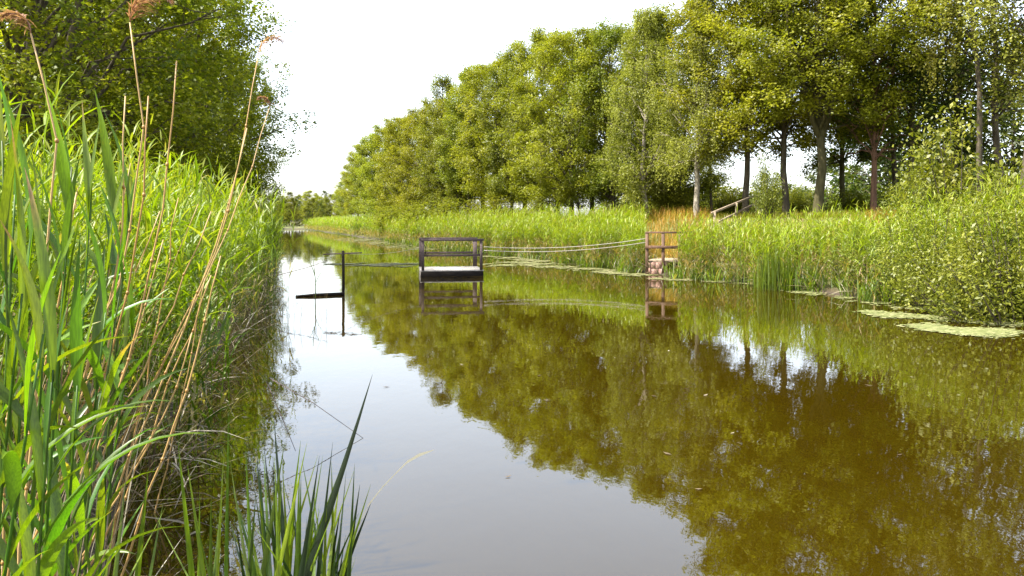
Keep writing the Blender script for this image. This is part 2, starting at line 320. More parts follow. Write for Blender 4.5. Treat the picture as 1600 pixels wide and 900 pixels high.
def envelope(u, style):
    if style == 'round': return np.sqrt(np.clip(1 - (2 * u - .85) ** 2 / 1.35, .03, 1))
    if style == 'column': return np.clip(np.sin(pi * np.clip(u, 0, 1) ** .8) * .55 + .5 * (1 - u), .1, 1)
    if style == 'cone': return np.clip(1.05 - u * .9, .1, 1)
    return np.clip(1 - .5 * u, .1, 1)
def make_tree(seed, Ht, R, base, style, r0, nprim=46, nsec=6, per=125, leaf=.15, droop=0.0, fork=False, clump=.66, sparse_top=False, dense=1.0):
    g = np.random.default_rng(seed); T = Acc(); L = Acc()
    nseg = 12; t = np.linspace(0, 1, nseg + 1)
    wob = np.cumsum(g.normal(0, .055, (nseg + 1, 2)), 0) * (Ht / 15); wob[0] = 0; wob[1] *= .3
    sp = np.column_stack([wob, t * Ht * .94 - .3 * (t == 0)])
    rad = r0 * (1 - .9 * t ** .9); rad[0] *= 1.45; rad = np.clip(rad, .025, None)
    sp = np.insert(sp, 1, [sp[0][0], sp[0][1], .35], 0); rad = np.insert(rad, 1, r0 * 1.05)
    tt = np.concatenate([[0, .35 / Ht], t[1:]])
    tube(T, sp, rad, 10)
    spine = lambda h: np.array([np.interp(h, sp[:, 2], sp[:, 0]), np.interp(h, sp[:, 2], sp[:, 1]), h])
    stems = [(spine, 0)]
    if fork:
        h0 = base * .75; a = g.uniform(0, 6.28)
        for s_ in (0, pi):
            q = [spine(h0)]
            for k in range(1, 8):
                q.append(spine(h0) + np.array([cos(a + s_), sin(a + s_), 0]) * R * .42 * (k / 7) ** .7 + np.array([0, 0, k / 7 * (Ht * .8 - h0)]) + g.normal(0, .06, 3))
            tube(T, q, np.linspace(r0 * .62, .03, 8), 8)
    cl = []; 
    for k in range(nprim):
        u = (k + g.uniform(.1, .9)) / nprim
        h1 = base + (Ht - base) * u - (base * .28 * max(0, 1 - u / .18) if base > 3 else 0)                                 # height of the branch tip
        rr = R * envelope(u, style) * g.uniform(.72, 1.08)
        a = k * 2.39996 + g.normal(0, .35)
        rise = (.95 if style != 'column' else 1.4) * rr * g.uniform(.6, 1.3)
        hs_ = np.clip(max(h1 - rise, base * g.uniform(.82, 1.5)), .8, min(Ht * .9, h1 + .35 * rr))
        p0 = spine(hs_); p1 = np.array([spine(min(h1, Ht*.9))[0] + cos(a) * rr, spine(min(h1, Ht*.9))[1] + sin(a) * rr, h1])
        q = []
        for s_ in np.linspace(0, 1, 6):
            pt = p0 * (1 - s_) + p1 * s_; pt[2] += sin(pi * s_) * rr * .10; pt += g.normal(0, .07, 3) * (0 < s_ < 1) * rr * .5
            q.append(pt)
        q = np.array(q)
        rb = np.interp(hs_, sp[:, 2], rad) * .42
        tube(T, q, np.linspace(max(rb, .03), .012, 6), 5, cap=False)
        for j in range(nsec):
            s_ = .35 + .65 * (j + g.uniform(0, 1)) / nsec
            st = np.array([np.interp(s_, np.linspace(0, 1, 6), q[:, c]) for c in range(3)])
            aa = a + g.normal(0, 1.0); l = rr * .38 * g.uniform(.4, 1.1) + .25
            e = st + np.array([cos(aa) * l, sin(aa) * l, g.uniform(-.15, .6) * l])
            mid = (st + e) / 2 + g.normal(0, .08, 3)
            tube(T, [st, mid, e], [.018, .012, .006], 3, cap=False)
            cl.append((e, u)); 
            if j % 2: cl.append((mid, u))
    cl.append((spine(Ht * .93), 1.0)); cl.append((spine(Ht * .88), .95))
    ctr = np.array([0, 0, base + (Ht - base) * .45])
    for c, u in cl:
        if g.random() > dense: continue
        m_ = per * (g.uniform(.5, 1.25)); 
        if sparse_top and u > .72: m_ *= .35
        m_ = int(m_)
        cr = clump * g.uniform(.6, 1.3)
        d = g.normal(size=(m_, 3)); d /= np.linalg.norm(d, axis=1)[:, None]
        d *= (g.random(m_) ** .45)[:, None] * cr; d[:, 2] *= .82
        P = c + d
        if droop > 0:
            nst = max(3, m_ // 16); az = g.uniform(0, 6.28, nst); rs = cr * np.sqrt(g.random(nst)); dl = droop * g.uniform(.4, 1.2, nst)
            w_ = g.integers(0, nst, m_); s_ = g.random(m_)
            P = c + np.stack([np.cos(az[w_]) * rs[w_] * (1 + .25 * s_), np.sin(az[w_]) * rs[w_] * (1 + .25 * s_), .25 - dl[w_] * s_], -1) + g.normal(0, .05, (m_, 3))
        tb = g.normal(.5, .16)
        o_ = (c - ctr); o_ /= np.linalg.norm(o_) + 1e-6
        leaf_quads(L, P, leaf, tb + g.normal(0, .13, m_), .45 if droop == 0 else .1, .62, o_ * .5)
    return T, L

protos = {}
def proto(key, bark, leafm, **k):
    T, L = make_tree(**k)
    protos[key] = (T.mesh(key + '_trunk', M[bark], True), L.mesh(key + '_crown', M[leafm]), k['Ht'])
proto('alder', 'bark_green', 'tree_yellow', seed=1, Ht=15, R=3.6, base=1.9, style='round', r0=.24)
proto('alder2', 'bark', 'tree_yellow', seed=2, Ht=15, R=3.3, base=1.6, style='round', r0=.2, nprim=42, clump=.7)
proto('forked', 'bark_green', 'tree_yellow', seed=3, Ht=15.5, R=4.6, base=4.9, style='round', r0=.25, nprim=60, nsec=7, fork=True, per=120)
proto('greenA', 'bark', 'tree_green', seed=4, Ht=15, R=3.4, base=1.4, style='round', r0=.2, nprim=44)
proto('alder_high', 'bark', 'tree_yellow', seed=12, Ht=15, R=3.5, base=3.9, style='round', r0=.19, nprim=44, clump=.62)
proto('greenB', 'bark_green', 'tree_green', seed=5, Ht=15, R=3.2, base=3.4, style='column', r0=.2, nprim=46, sparse_top=True)
proto('dark', 'bark', 'tree_dark', seed=6, Ht=15, R=3.0, base=3.8, style='column', r0=.15, nprim=40, per=46, clump=.56, dense=.8)
proto('birch', 'bark_birch', 'tree_birch', seed=7, Ht=14, R=2.7, base=3.0, style='column', r0=.17, nprim=42, nsec=5, per=170, leaf=.105, droop=1.6, clump=.5)
proto('birch2', 'bark_birch', 'tree_birch', seed=8, Ht=14, R=2.5, base=1.8, style='column', r0=.16, nprim=44, nsec=5, per=170, leaf=.105, droop=1.3, clump=.5)
proto('birch_high', 'bark', 'tree_birch', seed=17, Ht=14, R=2.9, base=6.8, style='column', r0=.13, nprim=34, nsec=5, per=130, leaf=.105, droop=2.0, clump=.5)
proto('oakleft', 'bark', 'tree_left', seed=9, Ht=15, R=5.2, base=2.4, style='round', r0=.3, nprim=64, nsec=7, per=110, leaf=.15, clump=.7, fork=True)
proto('oakleft2', 'bark', 'tree_left', seed=10, Ht=15, R=4.8, base=1.6, style='round', r0=.28, nprim=60, nsec=7, per=110, leaf=.15, clump=.7)

def make_shrub(seed, Ht, R, leafm, leaf=.13, n_=60, per=70, clump=.35, aspect=.45, bark='bark', tall=1.0):
    g = np.random.default_rng(seed); T = Acc(); L = Acc()
    for k in range(n_):
        a = g.uniform(0, 6.28); rr = R * math.sqrt(g.random()); hh = Ht * (1 - .6 * (rr / R) ** 2) * g.uniform(.3, 1.0) ** .8
        b0 = np.array([cos(a) * rr * .25, sin(a) * rr * .25, -.1]); e = np.array([cos(a) * rr, sin(a) * rr, hh])
        mid = (b0 + e) / 2 + np.array([cos(a), sin(a), 0]) * -.12 * rr + g.normal(0, .05, 3)
        tube(T, [b0, mid, e], [.03 * tall, .018 * tall, .006], 4, cap=False)
        for c, f in ((e, 1), ((mid + e) / 2, .8), (mid, .5)):
            m_ = int(per * f * g.uniform(.6, 1.2)); d = g.normal(size=(m_, 3)) * clump * .55
            leaf_quads(L, c + d, leaf, g.normal(.5, .18) + g.normal(0, .15, m_), .5, aspect)
    return T.mesh('shrub_stems', M[bark], True), L.mesh('shrub_foliage', M[leafm])
proto('under', 'bark', 'tree_dark', seed=30, Ht=7, R=2.6, base=1.0, style='round', r0=.1, nprim=26, nsec=5, per=34, leaf=.19, clump=.6)
protos['bush'] = (*make_shrub(20, 3.0, 1.7, 'tree_green', .12, 60, 90, .45, .6), 3.0)
protos['bush_light'] = (*make_shrub(21, 3.2, 1.4, 'shrub', .12, 46, 70, .42, .6), 3.2)
protos['willow_bush'] = (*make_shrub(22, 3.0, 1.8, 'shrub', .095, 85, 62, .34, .45, tall=.8), 3.0)
protos['far_bush'] = (*make_shrub(23, 6.0, 4.2, 'tree_green', .3, 70, 70, 1.0, .7), 6.0)

NEAR = [(1568, 'the dark trunk near the right edge'), (1484, 'the thin dark tree'), (1408, 'the paired trunks'), (1365, 'the reddish trunk'), (1316, 'the thin dark stem'), (1278, 'the big forked tree'), (1228, 'the straight dark trunk'),
        (1165, 'the handrail'), (1112, 'the sparse dark tree'), (1088, 'the pale birch trunk'), (1010, 'the low hanging birch'), (958, 'the slim green tree'), (893, 'the light forked trunk'), (845, 'the brown trunk'), (800, 'the skyline step'), (775, 'the rusty broad tree'),
        (733, 'the see-through crown'), (694, 'the second thin topped tree'), (655, 'the yellow green foot tree'), (625, 'the rounded olive tree'), (590, 'the far end of the row')]
used_labels = set()
def behind(px, what):
    for w_ in ('behind', 'just left of', 'just right of'):
        for q, nm in sorted(NEAR, key=lambda c: abs(c[0] - px))[:2]:
            l = '%s %s %s' % (what, w_, nm)
            if (w_ == 'behind' or (q > px) == (w_ == 'just left of')) and l not in used_labels: used_labels.add(l); return l
    return what + ' well behind ' + nm
def plant_tree(key, px, Y, top_z, label, group=None, sxy=1.0, rz=None, name='tree', cat='tree', parts=('trunk', 'crown')):
    X = (px - 800) / F * Y; z0 = float(ground_z(X, Y)) - .03
    tm, cm, h0 = protos[key]; s = (top_z - z0) / h0
    e = empty(name, (X, Y, z0), label, cat, group, random.uniform(0, 6.28) if rz is None else rz)
    e.scale = (s * sxy, s * sxy, s)
    obj(parts[0], tm, e); c = obj(parts[1], cm, e); c['kind'] = 'stuff'
    return e
zt = lambda py, Y: H + (HOR - py) / F * Y
GR = 'trees along the right bank'
T_ = [  # kind, px of trunk, depth, top height, label, width
 ('birch_high', 1600, 27, 15.5, 'drooping pale birch at the right edge of the frame, nearest tree of the right bank', 1.1),
 ('dark', 1568, 31, 16.0, 'dark leaning-limbed trunk near the right edge, standing behind the tall shrub', 1.15),
 ('dark', 1484, 35, 16.0, 'thin dark tree between the tall shrub and the last dark trunk on the right', 1.05),
 ('birch_high', 1530, 29, 16.8, 'birch with hanging sprays whose thin trunk rises behind the light green tall shrub', .9),
 ('dark', 1418, 34, 16.5, 'dark green tree, right one of the close pair of straight trunks', 1.1),
 ('dark', 1399, 37, 16.0, 'dark green tree, left one of the close pair of straight trunks', 1.0),
 ('reddish', 1365, 33, 14.5, 'tree with reddish brown trunk right of the big forked tree', .8),
 ('greenB', 1316, 39, 15.5, 'thin dark stemmed tree just right of the big forked tree', .8),
 ('forked', 1278, 33, 15.6, 'biggest tree of the right bank, thick forking trunk under a wide yellow green crown', 1.0),
 ('alder_high', 1228, 35, 15.4, 'straight dark trunk directly left of the big forked tree', .95),
 ('alder_high', 1165, 37, 14.8, 'yellow green tree whose crown hangs over the dike handrail', 1.0),
 ('dark', 1112, 43, 13.0, 'dark sparse tree standing against the sky gap left of the handrail', .7),
 ('birch', 1088, 38, 13.2, 'birch with pale trunk above the orange grass', 1.05),
 ('birch2', 1010, 42, 13.3, 'birch whose foliage hangs to the ground behind the round bush', 1.1),
 ('greenA', 1052, 44, 13.4, 'green tree between the two birches behind the round bush', 1.0),
 ('greenA', 958, 48, zt(40, 48), 'slim green tree left of the low hanging birch', .9),
 ('alder', 893, 49, zt(48, 49), 'yellow green tree with light forked trunk behind the reed bed', 1.0),
 ('alder2', 845, 54, zt(52, 54), 'yellow tree with brown trunk, highest point of the skyline left of centre', 1.0),
 ('greenB', 925, 56, zt(42, 56), 'wispy topped tree behind the light forked trunk', 1.0),
 ('greenA', 800, 60, zt(80, 60), 'dark green topped tree where the skyline steps down', .85),
 ('alder', 775, 63, zt(92, 63), 'rusty yellow broad tree below the skyline step', 1.1),
 ('greenB', 733, 69, zt(105, 69), 'thin topped tree with sky showing through its crown', 1.05),
 ('greenB', 694, 76, zt(115, 76), 'second thin topped tree, left of the first see-through crown', 1.0),
 ('greenA', 712, 72, zt(165, 72), 'lower bright green tree under the thin topped trees', 1.0),
 ('alder2', 655, 84, zt(170, 84), 'yellow green tree at the left foot of the thin topped trees', 1.1),
 ('alder', 625, 94, zt(182, 94), 'rounded olive tree in the receding row', 1.1)]
tm, cm, h0 = protos['greenB']; tm2 = tm.copy(); tm2.materials.clear(); tm2.materials.append(M['bark_red'])
protos['reddish'] = (tm2, protos['dark'][1], h0)
for k, px, Y, tz, lab, s_ in T_: plant_tree(k, px, Y, tz, lab, GR, s_)
far = [('alder2', 600, 104, 196), ('greenA', 583, 116, 210), ('alder', 570, 128, 225), ('alder2', 560, 142, 245), ('greenA', 549, 156, 262), ('alder', 540, 170, 280), ('greenA', 530, 186, 297)]
ordn = ['nearest', 'second', 'third', 'fourth', 'fifth', 'sixth', 'last']
for k, px, Y, py in far:
    plant_tree(k, px, Y, zt(py, Y), '%s of the seven small olive trees closing the far end of the right row' % ordn[[q[1] for q in far].index(px)], 'far trees of the right bank row', 1.15)
back = [('greenA', 1060, 52, 14.5), ('greenA', 1000, 55, 15.2), ('alder2', 870, 62, 16.3),
        ('greenA', 820, 68, 17), ('alder', 755, 76, 16.5), ('alder2', 715, 84, 16), ('greenA', 675, 92, 15.8), ('alder2', 640, 104, 15.5), ('greenA', 610, 118, 15.5)]
for k, px, Y, tz in back:
    plant_tree(k, px, Y, tz, behind(px, 'second row tree seen between crowns'), 'second row of trees on the right bank', 1.05)

lt = [('oakleft', 40, 22, 15, 'nearest tree of the left bank, filling the top left corner above the reeds', 1.0),
      ('oakleft2', 165, 29, 15.5, 'left bank tree with dark open branches, second from the camera', 1.0),
      ('oakleft', 262, 38, 16.0, 'left bank tree with visible limbs reaching to the sky, third from the camera', .95),
      ('oakleft2', 322, 47, 15.0, 'last but one tree of the left bank, low skirted crown', .8),
      ('oakleft', 358, 57, 14.0, 'last tree of the left bank, at the edge of the open sky', .72),
      ('oakleft2', -60, 31, 15, 'tree behind the nearest left bank tree at the picture edge', 1.0),
      ('oakleft', 120, 42, 15, 'tree in the second row of the left bank, behind the dark open branches', 1.0),
      ('oakleft2', 220, 56, 16, 'rear tree of the left bank deep behind the limbs of the front row', 1.0)]
for k, px, Y, tz, lab, s_ in lt: plant_tree(k, px, Y, tz, lab, 'trees along the left bank', s_)

fx = [(428, 215, 303), (440, 230, 306), (452, 222, 299), (462, 235, 310), (472, 240, 304), (484, 228, 298), (495, 236, 303), (506, 226, 297), (517, 214, 303), (478, 205, 322), (448, 200, 320), (502, 200, 316), (400, 190, 300), (434, 205, 314), (456, 210, 308), (468, 215, 313), (488, 206, 309), (498, 222, 307), (510, 205, 309), (482, 190, 328), (464, 188, 330), (444, 185, 330), (500, 186, 326)]
for q, (px, Y, py) in enumerate(fx):
    plant_tree(['greenA', 'alder2', 'greenB', 'dark'][q % 4], px, Y, zt(py, Y), 'small hazy tree of the far wood that closes the canal', 'far trees at the end of the canal', 1.35)
for q, px in enumerate(range(985, 1660, 42)):
    Y = 95 + (q * 37 % 30)
    plant_tree('far_bush', px, Y, zt(298 - (q * 53 % 20), Y), behind(px, 'far field bush glimpsed'), 'far bushes beyond the dike', 1.2, name='bush', cat='bush', parts=('stems', 'foliage'))
us_ = [(1030, 58, 8.5), (1085, 54, 6.0), (1205, 62, 5.5), (1290, 60, 6.0), (1375, 58, 7.0), (1440, 60, 6.5), (1440, 44, 10.5), (1498, 46, 11), (1585, 44, 12), (1395, 47, 9), (960, 64, 8), (905, 70, 8), (860, 76, 8)]
for px, Y, tz in us_: plant_tree('under', px, Y, tz, behind(px, 'small dark understorey tree'), 'dark understorey trees beyond the dike', 1.0)
bs = [('bush', 1050, 43, zt(280, 43), 'round dark green bush left of the pale birch trunk', 1.15), ('bush_light', 1198, 33.5, zt(225, 33.5), 'light green upright sapling beside the straight dark trunk', .42),
      ('bush_light', 990, 41, zt(300, 41), 'pale green bush at the foot of the low hanging birch', 1.0), ('bush', 1330, 36, zt(295, 36), 'dark bush behind the big forked trunk', 1.3),
      ('bush', 1150, 46, zt(296, 46), 'bush on the dike crest behind the handrail', 1.6), ('bush', 1245, 42, zt(296, 42), 'bush between the straight dark trunk and the big trunk', 1.3),
      ('bush_light', 950, 46, zt(312, 46), 'pale low bush behind the reed bed', 1.1), ('bush_light', 1420, 28, zt(255, 28), 'leafy sapling in front of the close pair of trunks', .8),
      ('bush_light', 1500, 21, zt(150, 21), 'tall light green sapling rising over the right bank scrub', .7), ('bush_light', 1462, 23, zt(205, 23), 'second tall sapling rising over the scrub, left of the first', .65),
      ('bush', 1545, 40, zt(270, 40), 'dark bush under the trees near the right edge', 1.4), ('bush', 1440, 40, zt(275, 40), 'dark bush at the foot of the close pair of trunks', 1.4),
      ('bush_light', 575, 95, zt(322, 95), 'low pale bush at the left end of the right bank row', 1.3), ('bush', 625, 85, zt(318, 85), 'low dark bush under the olive trees of the receding row', 1.8),
      ('bush', 690, 66, zt(312, 66), 'dark bush under the thin topped trees', 1.8), ('bush', 770, 58, zt(305, 58), 'dark bush under the rusty yellow tree', 1.6), ('bush', 640, 76, zt(316, 76), 'dark bush at the foot of the yellow green tree', 1.8),
      ('bush', 845, 50, zt(308, 50), 'bush at the foot of the tree with the brown trunk', 1.3)]
for k, px, Y, tz, lab, s_ in bs: plant_tree(k, px, Y, tz, lab, 'bushes of the right bank', s_, name='bush', cat='bush', parts=('stems', 'foliage'))
ws = [(1595, 14.6, 275, 'big leaved shrub at the right edge, tallest of the waterside scrub'), (1530, 15.6, 300, 'rounded shrub second from the right edge by the floating scum'), (1465, 17.2, 305, 'rounded shrub in the middle of the waterside scrub'),
      (1405, 18.8, 318, 'grey green shrub left of the middle of the waterside scrub'), (1350, 20.2, 335, 'lowest leftmost shrub of the waterside scrub'), (1560, 17.8, 268, 'shrub behind the two right hand waterside shrubs'), (1440, 20, 300, 'shrub behind the waterside scrub below the tall sapling')]
for px, Y, py, lab in ws: plant_tree('willow_bush', px, Y, zt(py, Y), lab, 'shrubs along the right waterside', .8, name='shrub', cat='shrub', parts=('stems', 'foliage'))

# ---------------------------------------------------------------- reed beds
def reed_mass(X, Y, hgt, nleaf, segs, wleaf, lleaf, name, label, mat, group=None, lean=(0, 0), across=2, stemw=.008, dry=.06, tonemu=.55, spread=(.2, .95)):
    n_ = len(X); A = Acc()
    Z = np.maximum(ground_z(X, Y), -.05)
    root = np.stack([X, Y, Z], -1)
    laz = rng.uniform(0, 2 * pi, n_); lth = np.abs(rng.normal(0, .07, n_))
    lx = np.sin(laz) * lth + lean[0]; ly = np.cos(laz) * lth + lean[1]
    az = np.arctan2(lx, ly); th = np.hypot(lx, ly)
    hh = hgt * rng.uniform(.72, 1.06, n_) * (1 + .09 * np.sin(Y * 1.3 + X) + .07 * np.sin(Y * 3.1 - X * 2))
    pt = rng.normal(tonemu, .13, n_)
    sr = ribbons(A, root, az, th * .6, th * .9, hh, stemw, 3, np.clip(pt - .15, 0, 1), 2)
    # leaves
    for j in range(nleaf):
        s_ = .1 + .9 * (j + rng.random(n_)) / nleaf
        k = np.clip(s_ * 3, 0, 2.999); k0 = k.astype(int); fr = (k - k0)[:, None]
        ii = np.arange(n_)
        p0 = sr[ii, k0] * (1 - fr) + sr[ii, k0 + 1] * fr
        la = rng.uniform(0, 2 * pi, n_) 
        l = lleaf * rng.uniform(.55, 1.2, n_) * (1 - .25 * (s_ > .9))
        ti = pt + .72 * (s_ - .7) + .12 * np.sin(X * 1.7 + Y * 2.3) + rng.normal(0, .08, n_)  # tone climbs with height: shaded foot and sunlit top put into leaf colour
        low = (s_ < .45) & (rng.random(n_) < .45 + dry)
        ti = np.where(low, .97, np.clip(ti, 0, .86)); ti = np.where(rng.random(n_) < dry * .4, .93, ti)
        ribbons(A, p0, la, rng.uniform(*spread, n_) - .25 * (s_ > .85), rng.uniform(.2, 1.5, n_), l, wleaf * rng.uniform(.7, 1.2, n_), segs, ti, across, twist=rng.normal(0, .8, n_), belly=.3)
    o = obj(name, A.mesh(name, mat)); tag(o, label, 'reeds', group, 'stuff'); return o

def edge_wave(Y, side): return .42 * np.sin(Y * 1.9 + side) + .25 * np.sin(Y * 4.3 + 2 * side) + .15 * np.sin(Y * .7)
def strip(side, y0, y1, d0, d1, dens, gamma=1.0, wave=1.0):
    L_ = (y1 - y0) * 1.05; n_ = int(L_ * (d1 - d0) * dens)
    Y = y0 + (y1 - y0) * rng.random(n_) ** gamma; d = d0 + (d1 - d0) * rng.random(n_) ** 1.15
    cl = np.sin(Y * (2.1 if y1 < 50 else 1.1) + .8 * np.sin(Y * .9)) + .5 * np.sin(Y * 4.7 + side)
    if side > 0: k = ~((cl > .75) & (d < 1.5)); Y = Y[k]; d = d[k]
    d = d + wave * edge_wave(Y, side)
    return (bankL(Y) - d if side < 0 else bankR(Y) + d), Y
GL = 'reed beds of the left bank'
X, Y = strip(-1, 3.7, 9, -.1, 3.6, 40); reed_mass(X, Y, 2.25, 14, 4, .022, .4, 'reed_bed', 'bright green reeds nearest the camera on the left bank, behind the broad leaves', M['reed'], GL, (.05, 0), 3, .01)
X, Y = strip(-1, 9, 20, -.2, 4.2, 28); reed_mass(X, Y, 2.4, 14, 3, .022, .38, 'reed_bed', 'green reeds of the left bank level with the standing stake in the water', M['reed'], GL, (.04, 0))
X, Y = strip(-1, 20, 45, -.2, 4.5, 18); reed_mass(X, Y, 2.45, 12, 2, .028, .42, 'reed_bed', 'left bank reeds in the middle distance, under the last trees', M['reed'], GL)
X, Y = strip(-1, 45, 180, -.2, 5, 7); reed_mass(X, Y, 2.5, 8, 2, .05, .62, 'reed_bed', 'far end of the left bank reeds, running to the bend of the canal', M['reed'], GL, stemw=.015)
GRR = 'reed beds of the right bank'
X, Y = strip(1, 28.6, 48, -.3, 3.6, 38); k = X < .166 * Y
reed_mass(X[k], Y[k], 1.98, 16, 2, .027, .36, 'reed_bed', 'thick bright reeds left of the landing stage on the right bank', M['reed_right'], GRR, dry=.15)
X, Y = strip(1, 48, 85, -.3, 3.6, 20); reed_mass(X, Y, 2.0, 13, 2, .034, .42, 'reed_bed', 'right bank reeds behind the floating raft', M['reed_right'], GRR, dry=.25)
X, Y = strip(1, 85, 172, -.3, 3.6, 10); reed_mass(X, Y, 2.0, 8, 2, .06, .6, 'reed_bed', 'far right bank reeds with rusty bases, tapering to the canal end', M['reed_right'], GRR, dry=.4, stemw=.02)
X, Y = strip(1, 22.6, 27.0, -.5, 3.0, 42, wave=.7); k = X > .208 * Y
reed_mass(X[k], Y[k], 1.72, 16, 3, .024, .34, 'reed_bed', 'reeds just right of the landing stage', M['reed_right'], GRR, dry=.2)
X, Y = strip(1, 16.5, 22.6, -.4, 3.4, 32); reed_mass(X, Y, 1.8, 15, 3, .023, .34, 'reed_bed', 'reeds between the landing stage and the scrub', M['reed_right'], GRR, dry=.1)
X, Y = strip(1, 12, 19, .6, 5.2, 30); reed_mass(X, Y, 2.2, 12, 3, .022, .42, 'reed_bed', 'tall reeds growing through the scrub at the right edge', M['reed_right'], GRR)
# low green growth hanging over the right waterline
A = Acc(); n_ = 9000
Y = 12.5 + 60 * rng.random(n_) ** 1.5; d = rng.uniform(-.5, .7, n_) + .8 * edge_wave(Y, 1); X = bankR(Y) + d; k = ~((Y > 26.9) & (Y < 28.4)); X = X[k]; Y = Y[k]; n_ = len(X)
ribbons(A, np.stack([X, Y, np.maximum(ground_z(X, Y), -.04)], -1), rng.uniform(0, 6.28, n_), rng.uniform(0, .5, n_), rng.uniform(.2, 1.3, n_), rng.uniform(.3, .85, n_), rng.uniform(.02, .035, n_), 3, np.where(rng.random(n_) < .12, .95, rng.uniform(0, .5, n_)))  # low tones add to the painted shade at the foot of the reeds
tag(obj('waterside_sedge', A.mesh('waterside_sedge', M['reed_right'])), 'low dark green sedge filling the foot of the right bank reeds at the waterline', 'sedge', kind='stuff')
# narrow-leaved clump in the water at the right bank
n_ = 230; c = on_water(1212, 452); A = Acc()
R_ = np.stack([c[0] + rng.normal(0, .30, n_), c[1] + rng.normal(0, .3, n_), np.full(n_, -.05)], -1)
ribbons(A, R_, rng.uniform(0, 6.28, n_), rng.uniform(0, .12, n_), rng.uniform(0, .35, n_), rng.uniform(.7, 1.3, n_), .026, 4, rng.uniform(.4, .85, n_))
tag(obj('bulrush_clump', A.mesh('bulrush_clump', M['near_leaf'])), 'tight clump of upright green blades standing in the water by the right bank', 'bulrushes', kind='stuff')

# dead leaves and fallen stems hanging at the foot of the left reeds
A = Acc(); n_ = 2300
Y = 4.5 + 25 * rng.random(n_) ** 1.2; d = rng.uniform(-.5, .6, n_); X = bankL(Y) - d; Z = rng.uniform(.0, 1.25, n_) * np.interp(d, [-.5, .5], [.35, 1])
ribbons(A, np.stack([X, Y, Z], -1), rng.normal(1.6, .9, n_), rng.uniform(.3, 1.7, n_), rng.uniform(.1, 1.2, n_), rng.uniform(.2, .65, n_), rng.uniform(.006, .018, n_), 3, rng.uniform(.0, 1, n_) ** 1.3)
n_ = 260; Y = 2.6 + 20 * rng.random(n_) ** 1.6; X = bankL(Y) - rng.uniform(-.3, .5, n_)
ribbons(A, np.stack([X, Y, np.full(n_, .02)], -1), rng.normal(1.7, 1.1, n_), rng.uniform(.2, 1.45, n_), rng.uniform(0, .3, n_), rng.uniform(.5, 1.4, n_), .007, 3, rng.uniform(.2, .9, n_))
tag(obj('dead_reed_litter', A.mesh('dead_reed_litter', M['straw'])), 'pale dead leaves and broken stems tangled at the foot of the left bank reeds', 'dead reeds', kind='stuff')
A = Acc(); n_ = 1500
Y = 13 + 60 * rng.random(n_) ** 1.4; d = rng.uniform(-.45, .5, n_); X = bankR(Y) + d; Z = rng.uniform(.0, .7, n_) * np.interp(d, [-.45, .5], [.2, 1])
ribbons(A, np.stack([X, Y, Z], -1), rng.normal(-1.6, 1.2, n_), rng.uniform(.2, 1.7, n_), rng.uniform(.1, 1.0, n_), rng.uniform(.2, .8, n_), rng.uniform(.01, .03, n_), 2, rng.uniform(.1, .8, n_))
tag(obj('dead_reed_litter', A.mesh('dead_reed_litter_right', M['straw'])), 'brown dead stems and roots along the right waterline', 'dead reeds', kind='stuff')

# grass on the dike
def grass(n_, yr, dr, hgt, tone, name, label, mat, wv=.02, sd=.15):
    Y = rng.uniform(*yr, n_); X = bankR(Y) + rng.uniform(*dr, n_)
    if name == 'sorrel_grass': k = (X < .245 * Y) & (X > .15 * Y); X = X[k]; Y = Y[k]; n_ = len(X)
    A = Acc(); ribbons(A, np.stack([X, Y, ground_z(X, Y)], -1), rng.uniform(0, 6.28, n_), rng.uniform(0, .4, n_), rng.uniform(0, .8, n_), hgt * rng.uniform(.5, 1.2, n_), wv, 2, np.clip(rng.normal(tone, sd, n_), 0, 1))
    tag(obj(name, A.mesh(name, mat)), label, 'grass', kind='stuff')
grass(36000, (14, 60), (3.0, 13), .3, .4, 'dike_grass', 'green grass covering the slope and crest of the dike under the trees', M['grass'])
grass(14000, (28.2, 44), (1.5, 9.5), .62, .76, 'sorrel_grass', 'orange rusty flowering grass on the slope above the landing stage', M['grass'], .016, .26)
grass(3500, (24, 27.5), (3.6, 8), .45, .72, 'dry_grass', 'tan dry grass on the slope right of the handrail', M['grass'], .016)
n_ = 9000; Y = rng.uniform(3, 60, n_); X = bankL(Y) - rng.uniform(3.5, 10, n_); A = Acc()
ribbons(A, np.stack([X, Y, ground_z(X, Y)], -1), rng.uniform(0, 6.28, n_), rng.uniform(0, .4, n_), rng.uniform(0, .8, n_), rng.uniform(.3, .9, n_), .03, 2, rng.uniform(0, .5, n_))
tag(obj('bank_grass', A.mesh('bank_grass', M['grass'])), 'rough green grass under the trees behind the left reeds', 'grass', kind='stuff')

